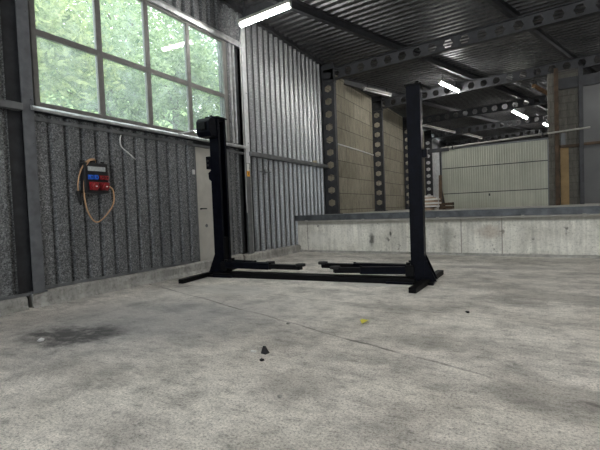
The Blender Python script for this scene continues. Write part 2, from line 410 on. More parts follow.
# girts, sill flashing, lintel flashing, base angle
g = MB()
g.box((XW+.02,-7,2.25), (XW+.11,2.36,2.33)); g.box((XW+.03,6.52,2.15), (XW+.13,10.0,2.235)); g.box((XW-.02,2.48,2.17),(XW+.045,6.42,2.215))
g.box((XW+.02,2.48,.185),(XW+.04,5.02,.225)); g.box((XW+.02,-7,.15),(XW+.045,2.36,.185))
struct(g.build('girt', M['girt'], wall, bevel=.004))
s = MB().prism([(XW-.03,2.30), (XW+.12,2.27), (XW+.125,2.30), (XW+.10,2.325), (XW-.03,2.365)], 'y', 2.46, 6.44)
struct(s.build('sill_flashing', M['galv_trim'], wall))
s = MB().prism([(XW-.03,4.28), (XW+.07,4.265), (XW+.075,4.33), (XW+.04,4.39), (XW-.03,4.39)], 'y', 2.48, 6.44)
struct(s.build('lintel_flashing', M['galv_trim'], wall))
s = MB().box((XW+.0,-7,4.97), (XW+.10,10,5.14))
struct(s.build('eaves_channel', M['steel_dark'], wall))
# blanking behind the openings' edges; dark colour stands in for shade in the column gaps
ol = MB().box((XW-.08,5.88,.17),(XW-.03,6.5,4.4)).box((XW-.08,2.40,4.34),(XW-.03,6.5,5.2)).box((XW-.08,2.40,.0),(XW-.03,5.02,2.3)).box((XW-.08,-7,0),(XW-.03,2.52,5.2)).box((XW-.08,6.4,0),(XW-.03,10.2,5.2)).box((XW-.08,4.9,2.17),(XW-.03,6.0,2.3))
struct(ol.build('dark_blanking', M['steel_dark'], wall))

# columns of the sheet bays: rolled I sections standing on the kerb
def icol(y, w, ztop, m):
    c = MB().box((XK-.018,y-w/2,.17), (XK,y+w/2,ztop)).box((XK-.12,y-.008,.17), (XK-.018,y+.008,ztop)).box((XK-.138,y-w/2,.17), (XK-.12,y+w/2,ztop))
    c.box((XK-.14,y-w/2-.02,.165), (XK+.012,y+w/2+.02,.185))
    for z in (1.9, 2.4, 3.4): c.cyl((XK,y+w*.3,z),(XK+.01,y+w*.3,z),.012,8)
    return struct(c.build('column', m, bevel=.003))
icol(2.435, .125, 5.05, M['steel_grey'])
icol(6.475, .13, 4.95, M['girt'])
st = MB().box((XK,6.43,2.0),(XK+.006,6.55,4.85)).build('flange_highlight', plain('highlight_zinc', (.72,.73,.74), .4, .3, .15, 9))  # lamp light on the column flange, put into a bright strip's colour
tag(st, 'bright strip painted as lamp light on the steel column right of the window', 'painted highlight')
tg = thing('warning_sticker', 'white and orange sticker on the steel column beside the window', 'sticker', (XK+.003,6.475,1.79))
MB().box((0,-.042,.05),(.004,.042,.20)).build('white_tape', M['white_plastic'], tg)
MB().box((0,-.045,-.06),(.003,.045,.05)).build('orange_label', M['orange_tape'], tg)
MB().box((.003,-.006,-.03),(.0045,.006,.03)).build('symbol', M['rubber'], tg)

# window
win = struct(MB().box((XW-.03,2.53,2.35),(XW+.03,2.59,4.29)).box((XW-.03,5.91,2.35),(XW+.03,6.0,4.29)).box((XW-.03,2.59,2.34),(XW+.03,5.91,2.40)).box((XW-.03,2.59,4.23),(XW+.03,5.91,4.29)).build('window_1', M['window_frame'], bevel=.004))
mul = [3.39, 4.18, 5.02]
for y in mul: MB().box((XW-.028,y-.04,2.40),(XW+.028,y+.04,4.23)).build('mullion', M['window_frame'], win, bevel=.004)
ed_ = [2.59]+mul+[5.91]
for a, b in zip(ed_, ed_[1:]):
    a2 = a if a == 2.59 else a+.04; b2 = b if b == 5.91 else b-.04
    MB().box((XW-.024,a2,3.185),(XW+.024,b2,3.26)).build('transom', M['window_frame'], win, bevel=.004)
    for z0, z1 in ((2.40,3.185),(3.26,4.23)):
        MB().box((XW-.003,a2,z0),(XW+.003,b2,z1)).build('pane', M['glass'], win)
for y in (6.10, 6.2): MB().box((XW+.01,y-.02,2.36),(XW+.05,y+.02,4.28)).build('guide_rail', M['galv_trim'], win)

# door below the window
dr = struct(MB().box((XW-.02,5.07,.18),(XW+.02,5.89,2.17)).build('door_1', M['door_paint'], bevel=.004))
MB().box((XW-.03,5.035,.18),(XW+.03,5.07,2.19)).box((XW-.03,5.89,.18),(XW+.03,5.95,2.19)).build('door_frame', M['girt'], dr)
MB().cyl((XW+.02,5.14,1.1),(XW+.06,5.14,1.1),.012,10).bar((XW+.06,5.13,1.1),(XW+.06,5.25,1.1),.02,.02).build('door_handle', M['black_plastic'], dr)
MB().cyl((XW+.02,5.27,.80),(XW+.024,5.27,.80),.03,14).build('keyhole_plate', M['girt'], dr)

# ------------------------------------------------------------------ castellated steelwork
def castellated(mb, length, depth, width, pitch, place, t=.012, hole=.62):
    # local: s along, u across the web (depth), n normal; place(s,u,n) -> world
    n = max(1, int(length/pitch)); pad = (length-n*pitch)/2
    def quad(pts): 
        a = [place(p[0],p[1],-t/2) for p in pts]; b = [place(p[0],p[1],t/2) for p in pts]; k = len(pts)
        mb.add(a+b, [tuple(range(k)), tuple(range(k,2*k))[::-1]]+[(i,k+i,k+(i+1)%k,(i+1)%k) for i in range(k)])
    def box(s0, s1, u0, u1, n0, n1):
        vs = [place(s_,u_,n_) for n_ in (n0,n1) for s_,u_ in ((s0,u0),(s1,u0),(s1,u1),(s0,u1))]
        mb.add(vs, [(0,1,2,3),(7,6,5,4),(0,4,5,1),(1,5,6,2),(2,6,7,3),(3,7,4,0)])
    tf = .016; lo = tf; hi = depth-tf; mid = depth/2; h = depth*hole/2; w = pitch*.29
    if pad > 0: quad([(0,lo),(pad,lo),(pad,hi),(0,hi)]); quad([(length-pad,lo),(length,lo),(length,hi),(length-pad,hi)])
    for i in range(n):
        a = pad+i*pitch; b = a+pitch; c = (a+b)/2
        H = [(c-w,mid),(c-w*.55,mid+h),(c+w*.55,mid+h),(c+w,mid),(c+w*.55,mid-h),(c-w*.55,mid-h)]
        quad([(a,mid),H[0],H[1],(c-w*.55,hi),(a,hi)]); quad([H[1],H[2],(c+w*.55,hi),(c-w*.55,hi)]); quad([H[2],H[3],(b,mid),(b,hi),(c+w*.55,hi)])
        quad([(a,lo),(c-w*.55,lo),H[5],H[0],(a,mid)]); quad([(c-w*.55,lo),(c+w*.55,lo),H[4],H[5]]); quad([(c+w*.55,lo),(b,lo),(b,mid),H[3],H[4]])
    box(0,length,0,tf,-width/2,width/2); box(0,length,depth-tf,depth,-width/2,width/2)
def ZU(x): return 4.545+.031*(x+4.5)
SL = .031
COLS = [10.1, 14.05, 18.0, 22.0, 26.0]
for y in COLS:
    c = MB(); castellated(c, 5.0-ZD, .42, .13, .35, hole=.48, place= lambda s_,u_,n_, y=y: (-5.1+u_, y+n_, ZD+s_))
    c.box((-5.14,y-.11,ZD),(-4.62,y+.11,ZD+.02))
    struct(c.build('column', M['steel_dark']))
for i, y in enumerate(COLS):
    b = MB(); castellated(b, 13.5, .32, .13, .365, lambda s_,u_,n_, y=y: (-5.0+s_, y+n_, ZU(-5.0+s_)+u_))
    b.box((-5.0,y-.065,ZU(-4.9)-.06),(-4.66,y+.065,ZU(-4.9)))
    struct(b.build('beam', M['steel_dark']))
for y in (6.5, 2.43, -1.6, -5.6):       # plain shallow rafters of the sheet bays
    b = MB()
    for z0, z1, hw in ((.33,.342,.06),(.342,.50,.006),(.50,.512,.06)):
        vs = [(x,yy,ZU(x)+z) for z in (z0,z1) for x,yy in ((-5.05,y-hw),(9,y-hw),(9,y+hw),(-5.05,y+hw))]
        b.add(vs, [(3,2,1,0),(4,5,6,7),(0,1,5,4),(1,2,6,5),(2,3,7,6),(3,0,4,7)])
    struct(b.build('beam', M['steel_dark']))
# skewed purlins between beams and roof sheets
def purlin(x0, y0, slope, ya, yb):
    b = MB(); xa = x0+slope*(ya-y0); xb = x0+slope*(yb-y0)
    if xa < -5.05: ya += (-5.05-xa)/slope; xa = -5.05
    P = Vector((xa,ya,ZU(xa)+.42)); Q = Vector((xb,yb,ZU(xb)+.42))
    b.bar(P+Vector((0,0,-.09)), Q+Vector((0,0,-.09)), .09, .012); b.bar(P+Vector((-.04,0,0)), Q+Vector((-.04,0,0)), .012, .19)
    b.bar(P+Vector((0,0,.09)), Q+Vector((0,0,.09)), .09, .012)
    return struct(b.build('purlin_beam', M['steel_dark']))
for k in range(-3, 5):
    purlin(-2.97+2.58*k, 9.97, .318, -6.5, 31.0)
# roof sheet with ribs running across the hall
def ZR(x): return ZU(x)+.525
r = MB(); ys = []; y = -7.0; p = .2
while y < 32:
    ys += [(y,0),(y+.085,0),(y+.105,.04),(y+.18,.04)]; y += p
vs = []
for yy, dz in ys:
    for x in (-5.3, 9.2): vs.append((x,yy,ZR(x)+dz))
r.add(vs, [(2*i,2*i+1,2*i+3,2*i+2) for i in range(len(ys)-1)])
struct(r.build('ceiling', M['roof'], solid=.004))
# remaining shell
struct(MB().box((6.2,-7,0),(6.4,32,5.6)).build('wall_right', M['wall_grey']))
struct(MB().box((-5.3,30.2,ZD),(6.3,30.4,5.6)).build('wall_back', M['wall_grey']))
rw = MB().box((-5.3,-7.2,0),(-3.2,-7,5.5)).box((4.2,-7.2,0),(6.3,-7,5.7)).box((-3.2,-7.2,4.3),(4.2,-7,5.7))
struct(rw.build('wall_rear', M['wall_grey']))

# block infill of the dock bays and pale sheet beyond
bl = MB()
for a, b in zip(COLS, COLS[1:]+[30.2]): 
    if a < 22: bl.box((-5.4,a+.02,ZD),(-5.06,b-.02,5.0))
struct(bl.build('wall_block_infill', M['block_left']))
bs = MB(); sheet(bs, 22.05, 30.2, ZD, 5.0, x=-5.1)
struct(bs.build('wall_far_left', M['galv_trim'], solid=.003))
tag(MB().tube([(-5.03,10.6,2.94),(-5.03,12.5,2.93),(-5.03,13.95,2.91)], .02, 8, 3).build('conduit_pipe', M['white_cable']), 'thin pale conduit across the first bay of concrete blocks', 'pipe')

# ------------------------------------------------------------------ two-post lift
lift = thing('two_post_lift', 'black two-post car lift with floor crossbar and folded arms', 'car lift', (-2.91,5.12,0), math.radians(6.7))
PX = 1.55; D = .11; WP = .085
def channel(sx):
    # C section open towards the middle; sx = side
    o = sx*WP; i = -sx*WP; t = .012
    return [(sx*PX+o,-D),(sx*PX+o,D),(sx*PX+i,D),(sx*PX+i,D-.05),(sx*PX+i+sx*t,D-.05),(sx*PX+i+sx*t,D-t),(sx*PX+o-sx*t,D-t),(sx*PX+o-sx*t,-D+t),(sx*PX+i+sx*t,-D+t),(sx*PX+i+sx*t,-D+.05),(sx*PX+i,-D+.05),(sx*PX+i,-D)]
for sx in (-1, 1):
    PX = 1.49 if sx < 0 else 1.585
    H = 2.52 if sx < 0 else 2.54
    pl = MB().prism(channel(sx) if sx < 0 else channel(sx)[::-1], 'z', .03, H).build('post', M['lift_black'], lift)
    MB().box((sx*PX-.105,-D-.02,H),(sx*PX+.105,D+.02,H+.018)).build('top_plate', M['lift_dark'], pl, bevel=.003)
    for yy in (-.08, .08): MB().cyl((sx*PX+sx*.05,yy,H+.018),(sx*PX+sx*.05,yy,H+.05),.02,8).build('bolt', M['lift_dark'], pl)
    MB().cyl((sx*(PX+.0),0,.62),(sx*(PX+.0),0,H),.022,12).build('lifting_screw', M['steel_dark'], pl)
    MB().box((sx*PX-.2,-.22,.0),(sx*PX+.2,.22,.03)).build('base_plate', M['lift_dark'], lift, bevel=.004)
    fa, fb = (((-1.68,-.82,.0325),(-1.71,.72,.0325)) if sx < 0 else ((1.60,-.74,.0325),(1.80,.66,.0325)))
    MB().bar(fa, fb, .09, .065).build('foot_beam', M['lift_dark'], lift, bevel=.005)
    for yy in (-.10, .10): MB().prism([(sx*(PX+WP),.03),(sx*(PX+.23),.03),(sx*(PX+.21),.07),(sx*(PX+WP),.36)], 'y', yy-.007, yy+.007).build('gusset', M['lift_black'], lift)
    ca = MB().box((sx*PX-.068,-.095,.09),(sx*PX+.065,.095,.62)).box((sx*PX-sx*.10-.055,-.15,.09),(sx*PX-sx*.10+.055,.15,.235))
    car = ca.build('carriage', M['lift_dark'], lift, bevel=.006)
    for yy in (-.1, .1): MB().cyl((sx*(PX-.12),yy,.08),(sx*(PX-.12),yy,.27),.028,12).build('arm_pin', M['lift_dark'], car)
def arm(p, q, split):
    p = Vector(p); q = Vector(q); d = (q-p); m = p+d*split
    a = MB().bar(p, m, .12, .095).build('lift_arm', M['lift_black'], lift, bevel=.006)
    MB().bar(p+d*(split*.6), q, .09, .07).build('arm_extension', M['lift_dark'], a, bevel=.004)
    e = q-Vector((0,0,.03))
    MB().cyl(e, e+Vector((0,0,.06)), .03, 12).cyl(e+Vector((0,0,.05)), e+Vector((0,0,.085)), .075, 18).build('arm_pad', M['rubber'], a)
    MB().cyl(m+Vector((0,0,-.05)), m+Vector((0,0,.06)), .018, 8).build('stop_pin', M['lift_dark'], a)
arm((1.43,-.10,.17), (.48,-.17,.155), .62)
arm((1.43,.10,.17), (.14,.26,.155), .6)
arm((-1.36,-.10,.19), (-.12,.0,.155), .6)
arm((-1.36,.10,.19), (-.72,.17,.155), .6)
cb = MB().box((-1.56,-.21,0),(1.56,-.01,.075)).build('crossbar', M['lift_dark'], lift, bevel=.004)
for sx in (-1, 1): MB().box((sx*1.36-.17,-.235,0),(sx*1.36+.17,.02,.03)).build('splice_plate', M['lift_black'], cb, bevel=.003)
# drive motor on top of the left post
PX = 1.49
oc = [(-.10,-.15),(.10,-.15),(.15,-.09),(.15,.09),(.10,.15),(-.10,.15),(-.15,.09),(-.15,-.09)]
mo = MB().prism([(-.17+a*.95,2.35+b*.95) for a, b in oc], 'x', -1.67, -1.42).build('drive_motor', M['lift_black'], lift, bevel=.012)
MB().cyl((-1.73,-.17,2.35),(-1.67,-.17,2.35),.05,16).build('shaft_cap', M['lift_dark'], mo)
MB().box((-1.585,-.20,2.485),(-1.42,.08,2.53)).build('gear_cover', M['lift_black'], mo, bevel=.01)
MB().box((-1.60,-.345,2.30),(-1.48,-.305,2.42)).build('terminal_box', M['lift_dark'], mo, bevel=.006)
cb2 = MB().box((-1.645,-.135,1.72),(-1.573,-.0,1.92)).build('control_box', M['lift_black'], lift, bevel=.008)
for zz in (1.78, 1.85): MB().cyl((-1.61,-.15,zz),(-1.61,-.135,zz),.018,12).build('push_button', M['rubber'], cb2)
MB().prism([(-1.573,1.52),(-1.62,1.56),(-1.63,1.66),(-1.573,1.70)], 'y', -.11, -.04).build('limit_switch', M['lift_black'], lift, bevel=.006)
PX = 1.585
MB().box((PX+WP,-.10,1.62),(PX+.15,.02,1.72)).build('limit_switch', M['lift_black'], lift, bevel=.006)
MB().bar((PX+.02,.02,2.61),(PX+.20,.10,2.52),.02,.02).bar((PX+.02,.02,2.54),(PX+.02,.02,2.61),.02,.02,(1,0,0)).build('cable_guide', M['lift_dark'], lift)

tag(MB().tube([(-5.0,4.55,2.30),(-4.97,4.62,2.31),(-4.75,4.70,2.335),(-4.57,4.70,2.36)], .012, 8).build('motor_cable', M['grey_cable']), 'grey supply cable from the window sill to the lift motor', 'cable')

# ------------------------------------------------------------------ power box and cables on the wall
pb = thing('power_distribution_box', 'black socket box with blue and red sockets on the steel wall', 'socket box', (XW+.02,3.18,1.545))
MB().box((0,-.165,-.215),(.11,.165,.18)).build('body', M['black_plastic'], pb, bevel=.012)
MB().box((.11,-.12,.07),(.122,.12,.13)).build('breaker_window', M['clear_plastic'], pb, bevel=.004)
for ya, yb in ((-.155,-.125),(-.03,.03),(.125,.155)): MB().box((.0,ya,.18),(.05,yb,.212)).build('top_hook', M['black_plastic'], pb, bevel=.003)
for i, (yy, zz, mm, nm, rr) in enumerate(((-.09,-.01,'blue_plastic','blue_socket',.03),(-.02,-.01,'blue_plastic','blue_socket',.03),(.06,-.01,'red_plastic','red_socket',.028),(.125,-.01,'red_plastic','red_socket',.028))):
    so = MB().box((.11,yy-rr,zz-rr),(.125,yy+rr,zz+rr)).cyl((.125,yy,zz),(.145,yy,zz),rr*.9,16).build('schuko_socket', M[mm], pb)
    MB().cyl((.145,yy,zz),(.147,yy,zz),rr*.35,12).build('socket_hole', M['rubber'], so)
for yy in (-.055, .088):
    so = MB().box((.11,yy-.052,-.175),(.125,yy+.052,-.07)).cyl((.12,yy,-.12),(.17,yy,-.135),.045,18).build('three_phase_socket', M['red_plastic'], pb)
    MB().box((.165,yy-.04,-.10),(.185,yy+.04,-.08)).build('socket_flap', M['red_plastic'], so, bevel=.004)
    MB().box((.170,yy-.005,-.135),(.174,yy+.018,-.115)).build('socket_mark', M['white_plastic'], so)
hx = XW+.045; hf = XW+.16
ec = thing('extension_cable', 'orange cable looped over the black socket box', 'cable', (hf,3.1,1.75))
def rel(P): return [(x-hf,y-3.1,z-1.75) for x,y,z in P]
MB().tube(rel([(hx,3.22,1.73),(hx+.03,3.2,1.775),(hx+.06,3.1,1.76),(hx+.06,3.0,1.65),(hx+.04,2.955,1.48),(hx+.03,2.955,1.36)]), .009, 8).build('cable_end', M['orange_cable'], ec)
MB().tube(rel([(hx+.05,3.18,1.765),(hx+.08,3.09,1.74),(hx+.07,3.035,1.62),(hx+.05,3.02,1.31),(hx+.06,3.05,1.09),(hx+.06,3.15,.955),(hx+.07,3.27,1.02),(hf,3.375,1.19),(hf+.02,3.37,1.36),(hf+.03,3.31,1.42)]), .009, 8).build('cable_loop', M['orange_cable'], ec)
MB().cyl(*rel([(hx+.03,2.955,1.36),(hx+.03,2.975,1.22)]), .028, 14, .022).cyl(*rel([(hx+.03,2.975,1.22),(hx+.03,2.98,1.18)]), .014, 10).build('plug', M['rubber'], ec)
tag(MB().tube([(XW+.05,3.63,2.16),(XW+.05,3.61,2.1),(XW+.03,3.64,2.0),(XW+.03,3.75,1.92),(XW+.03,3.86,1.84)], .009, 8).build('loose_cable', M['white_cable']), 'short white cable hanging from the sill above the socket box', 'cable')
sw = thing('light_switch', 'small white switch at the edge of the sheet beside the door', 'switch', (XW+.017,5.0,1.73))
MB().box((0,-.024,-.04),(.03,.024,.04)).build('housing', M['white_plastic'], sw, bevel=.005)
MB().box((.03,-.013,-.025),(.036,.013,.025)).build('rocker', M['white_plastic'], sw, bevel=.002)
tag(MB().bar((XW+.04,6.9,1.86),(XW+.04,7.30,1.86),.012,.03).box((XW+.022,7.09,1.80),(XW+.045,7.11,1.92)).build('wall_bracket', M['girt']), 'small crossed grey bracket screwed to the lower zinc sheets', 'bracket')
rg = MB(); 
rg.add([(XW+.05+.05*math.cos(a)*(1-.25*k)+.02, 9.3+.13*math.sin(a)*(1-.3*k)+.03*k, 2.235+.035*k+.012*math.sin(3*a)*(k>0)) for k in range(3) for a in [2*PI*i/12 for i in range(12)]],
       [(k*12+i,k*12+(i+1)%12,(k+1)*12+(i+1)%12,(k+1)*12+i) for k in range(2) for i in range(12)]+[tuple(24+i for i in range(12)), tuple(range(12))[::-1]], True)
tag(rg.build('rag', M['timber_pale']), 'crumpled pale rag lying on the girt of the zinc wall', 'rag')

# ------------------------------------------------------------------ lights
def batten(name, p, q, lit, label, group='strip lights under the roof', drop=.0):
    p = Vector(p); q = Vector(q); d = q-p; Lh = d.length; mid_ = (p+q)/2
    t = thing(name, label, 'strip light', mid_, math.atan2(d.y,d.x), group)
    tilt = math.asin(max(-1,min(1,d.z/Lh))); t.rotation_euler.y = -tilt
    MB().box((-Lh/2,-.045,.0),(Lh/2,.045,.055)).build('housing', M['tin'], t, bevel=.006)
    for sx in (-1, 1): MB().box((sx*(Lh/2-.03)-.02,-.03,-.055),(sx*(Lh/2-.03)+.02,.03,.002)).build('end_cap', M['white_plastic'], t)
    MB().cyl((-Lh/2+.05,0,-.03),(Lh/2-.05,0,-.03),.04 if lit else .02,14).build('tube', M['tube'] if lit else M['white_plastic'], t)  # lit tubes drawn thicker to stand in for their bloom
    if drop:
        for sx in (-1, 1): MB().box((sx*Lh*.35-.012,-.012,.05),(sx*Lh*.35+.012,.012,.05+drop)).build('hanger', M['steel_dark'], t)
    return t
batten('strip_light', (-4.50,5.76,4.36), (-3.47,5.87,4.47), True, 'lit strip light hanging beside the steel column at the window end', drop=.56)
tag(MB().tube([(-4.49,5.76,4.39),(-4.60,5.9,4.45),(-4.80,6.2,4.50),(-4.95,6.36,4.42),(-4.97,6.37,4.2),(-4.97,6.37,3.2),(-4.97,6.37,1.0)], .011, 8).build('light_cable', M['grey_cable']), 'grey cable from the hanging strip light down the column beside the window', 'cable')
batten('strip_light', (-2.40,12.55,4.68), (-2.08,14.0,4.69), True, 'lit strip light behind the top of the right lift post', drop=.2)
batten('strip_light', (-.75,18.34,4.70), (-.26,20.5,4.71), True, 'lit strip light between the far beams above the pale panel', drop=.2)
batten('strip_light', (.37,22.4,4.72), (.88,24.6,4.74), True, 'farthest lit strip light, half hidden by the brown timber post', drop=.2)
batten('strip_light', (-4.55,11.95,4.72), (-4.10,13.25,4.735), False, 'unlit pale strip light above the first concrete block bay', drop=.15)
batten('strip_light', (-4.36,18.6,4.66), (-3.49,21.75,4.68), False, 'long unlit pale strip light right of the lift post top', drop=.2)
batten('strip_light', (-3.2,22.45,4.70), (-2.57,25.1,4.72), False, 'farther of two unlit pale strip lights in one row', drop=.2)
# unseen lights added above and behind the camera to brighten the near floor
for i, (a, b, lab) in enumerate((((-.6,2.43,4.80),(.8,2.43,4.84),'unseen lit strip light added over the near floor'), ((3.6,2.43,4.99),(5.0,2.43,5.03),'unseen lit strip light added over the near floor on the right'), ((-2.6,-1.6,4.85),(-1.3,-1.6,4.87),'unseen lit strip light added behind the viewpoint on the left'), ((2.2,-1.6,4.9),(3.5,-1.6,4.93),'unseen lit strip light added behind the viewpoint on the right'), ((4.2,6.5,4.96),(5.6,6.5,5.0),'unseen lit strip light added on the rafter over the far right of the floor'), ((3.2,13.0,4.85),(3.6,14.4,4.87),'unseen lit strip light added over the right of the dock'))):
    batten('strip_light', a, b, True, lab, drop=.16 if i < 5 else .25)

# ------------------------------------------------------------------ things on the dock
YP = 13.5
pn = thing('sectional_panel', 'olive grey ribbed panel wall of three wide sections on the dock', 'panel', (-1.1,YP,ZD))
x0, x1 = -1.47, 1.42
for z0, z1 in ((0.0,.472),(.498,1.28),(1.306,1.885)):
    b = MB(); ys = []; n = 44; w = (x1-x0)/n
    pts = []
    for i in range(n):
        a = x0+i*w; pts += [(a,0),(a+w*.7,0),(a+w*.78,.012),(a+w*.92,.012)]
    pts.append((x1,0))
    b.prism(pts+[(x1,.05),(x0,.05)], 'z', z0, z1)
    b.build('section', M['panel'], pn)
MB().box((x0-.02,-.01,1.885),(x1+.02,.06,1.93)).box((x1,-.015,0),(x1+.025,.06,1.9)).box((x0-.025,-.015,0),(x0,.06,1.9)).build('frame', M['girt'], pn)
MB().box((-.12,-.03,.36),(-.08,0,.43)).build('handle', M['steel_dark'], pn)
for z in (.485, 1.2925): MB().box((x0,.01,z-.012),(x1,.045,z+.012)).build('joint_strip', M['steel_dark'], pn)
rp = tag(MB().tube([(-3.35,13.28,2.735),(-2.3,13.28,2.80),(-.5,13.28,2.86),(1.30,13.28,2.93)], .026, 10, 3).build('steel_pipe', M['tin']), 'long pale pipe running along the top of the olive grey panel', 'pipe')
for x, z in ((-2.2,2.80),(.2,2.885)): MB().box((x-.02,13.25,z-.06),(x+.02,13.5,z+.045)).build('bracket', M['steel_dark'], rp)
MB().box((-3.40,13.22,2.68),(-2.3,13.25,2.80)).build('dark_rail', M['steel_dark'], rp)
# pier, timber post, blockwork beside the panel
struct(MB().box((.35,13.55,ZD),(.50,14.0,4.6)).build('pillar', M['block_pier']))
tp = tag(MB().box((.50,13.45,ZD),(.60,13.57,4.7)).build('timber_post', M['timber_brown'], bevel=.006), 'tall rough brown timber post at the right end of the panel', 'post')
struct(MB().box((.60,14.0,ZD),(1.12,14.2,4.75)).build('wall_pier', M['block_pier']))
tag(MB().box((.645,13.94,ZD),(.85,13.96,2.55)).build('plywood_sheet', M['plywood']), 'narrow plywood sheet leaning beside the brown timber post', 'board')
tag(MB().box((.66,13.975,2.58),(.78,13.995,2.95)).build('notice_plate', M['girt']), 'small grey plate above the narrow plywood sheet', 'plate')
struct(MB().box((1.10,13.85,ZD),(1.20,14.2,4.75)).build('door_post', M['steel_dark']))
struct(MB().box((1.20,15.6,ZD),(6.2,15.8,4.75)).build('wall_side', M['wall_grey']))
struct(MB().box((1.2,15.5,2.72),(6.2,15.6,2.80)).box((.6,13.9,2.52),(1.15,13.99,2.60)).build('trim_4', M['timber_brown']))
struct(MB().box((.5,13.9,4.2),(6.2,14.0,4.5)).build('beam', M['steel_dark']))
tag(MB().bar((.0,14.9,4.68),(.52,16.7,4.69),.09,.09).build('timber_batten', M['rust_timber']), 'brown timber batten under the roof beside the second beam', 'batten')
for k in (.15,.85): MB().box((.52*k-.012,14.9+1.8*k-.012,4.72),(.52*k+.012,14.9+1.8*k+.012,5.24)).build('hanger', M['steel_dark'], bpy.data.objects['timber_batten'])
# boards
bx, by = -2.82, 12.05; z = ZD
for i, (mm, ln, dx, th, lab) in enumerate((('board_tan',.62,-.06,.055,'tan board at the bottom of the stack behind the lift post'), ('timber_brown',.66,-.02,.03,'dark brown board second from the bottom of the stack'), ('board_white',.74,.02,.05,'lowest white board in the stack behind the lift post'), ('board_tan',.74,-.02,.035,'tan board between the two lower white boards'), ('board_white',.80,.04,.05,'white board sticking out farthest from the stack'), ('board_tan',.72,-.02,.06,'tan board under the upper white boards'), ('board_white',.78,.03,.045,'upper white board above the thickest tan board'), ('board_tan',.66,-.04,.04,'tan board just below the top of the stack'), ('board_white',.60,-.09,.05,'topmost white board of the stack behind the lift post'))):
    w = .5; ch = .05
    poly = [(-ln/2,-w/2),(ln/2-ch,-w/2),(ln/2,-w/2+ch),(ln/2,w/2-ch),(ln/2-ch,w/2),(-ln/2,w/2)]
    o = MB().prism(poly, 'z', 0, th).build('board', M[mm], loc=(bx+dx,by,z), bevel=.004)
    o.rotation_euler = (0,0,random.uniform(-.06,.06)); tag(o, lab, 'board', 'stack of boards on the dock'); z += th+.001
tag(MB().prism([(-.08,-.06),(.08,-.06),(.09,.05),(-.02,.07),(-.09,.04)], 'z', 0, .07).build('green_scrap', plain('green_scrap', (.04,.12,.06), .6), loc=(-2.9,12.05,z+.001), bevel=.01), 'small dark green lump on top of the board stack', 'scrap')
for i, (xa, za, xb, zb, mm, lab) in enumerate(((-2.50,ZD,-2.58,1.95,'timber_brown','brown plank leaning tallest at the left end of the panel'), (-2.42,ZD,-2.60,1.55,'rubber','black strip leaning left of the olive panel'), (-2.44,ZD,-2.585,1.40,'plywood','short tan offcut leaning at the panel edge'))):
    tag(MB().bar((xa,12.75+i*.15,za),(xb,13.35+i*.03-.05*(2-i),zb),.09,.025,(0,1,0)).build('offcut', M[mm], bevel=.003), lab, 'offcut', 'offcuts beside the panel')
cr = thing('crate', 'low dark crate on the dock between boards and panel', 'crate', (-2.24,12.5,ZD))
MB().box((-.13,-.2,0),(.13,.2,.012)).build('bottom', M['timber_brown'], cr)
for y_ in (-.2,.19): 
    for zz in (.02,.12): MB().box((-.13,y_,zz),(.13,y_+.012,zz+.08)).build('slat', M['timber_brown'], cr)
for x_ in (-.142,.13):
    for zz in (.02,.12): MB().box((x_,-.2,zz),(x_+.012,.2,zz+.08)).build('slat', M['timber_brown'], cr)

# ------------------------------------------------------------------ small things on the floor
o = MB().add([(-.03,-.022,0),(.03,-.03,0),(.04,.025,0),(-.025,.03,0),(-.012,-.008,.075),(.012,-.006,.07),(.006,.01,.072)], [(0,3,2,1),(0,1,5,4),(1,2,5),(2,6,5),(2,3,6),(3,4,6),(3,0,4),(4,5,6)]).build('plastic_stub', M['black_plastic'], loc=(-1.67,2.27,0)); o.scale = (.75,.75,.72)
tag(o, 'small upright black plastic stub alone on the concrete floor', 'scrap')
tag(MB().box((-.02,-.008,0),(.02,.008,.01)).build('paper_scrap', M['white_plastic'], loc=(-1.76,2.26,0)), 'tiny white scrap beside the black plastic stub', 'scrap')
lf = MB(); lp = [(0,-.06),(.03,-.03),(.035,.01),(.0,.07),(-.03,.02),(-.032,-.025)]
lf.add([(a,b,.004+.02*abs(a)/.03) for a,b in lp]+[(0,0,.003)], [(i,(i+1)%6,6) for i in range(6)])
tag(lf.build('fallen_leaf', M['yellow_leaf'], loc=(-1.30,3.25,.003), solid=.002), 'yellow leaf lying on the floor in front of the lift', 'leaf')
for i, (x, y, s_, mm, lab) in enumerate(((-1.60,2.14,.018,'rubber','tiny dark crumb nearest the black plastic stub'), (-1.9,2.95,.02,'kerb','pale pebble on the floor left of the yellow leaf'), (-1.2,1.75,.016,'kerb','pale pebble on the floor closest to the viewer'), (-.55,3.9,.022,'rubber','dark crumb on the floor right of the yellow leaf'), (-3.55,1.72,.03,'white_plastic','white crumb at the edge of the oil stain'))):
    mb = MB(); vs = []; 
    for k in range(12):
        a = k*2.4; zz = 1-2*(k+.5)/12; rr = math.sqrt(1-zz*zz)
        vs.append((rr*math.cos(a)*s_*random.uniform(.8,1.2), rr*math.sin(a)*s_*random.uniform(.8,1.2), max(0, s_*.5+zz*s_*.55)))
    import bmesh
    bm = bmesh.new(); [bm.verts.new(v_) for v_ in vs]; bmesh.ops.convex_hull(bm, input=bm.verts); me = bpy.data.meshes.new('crumb'); bm.to_mesh(me); bm.free(); me.materials.append(M[mm])
    o = bpy.data.objects.new('crumb', me); C.objects.link(o); o.location = (x,y,0); tag(o, lab, 'crumb', 'crumbs on the floor')

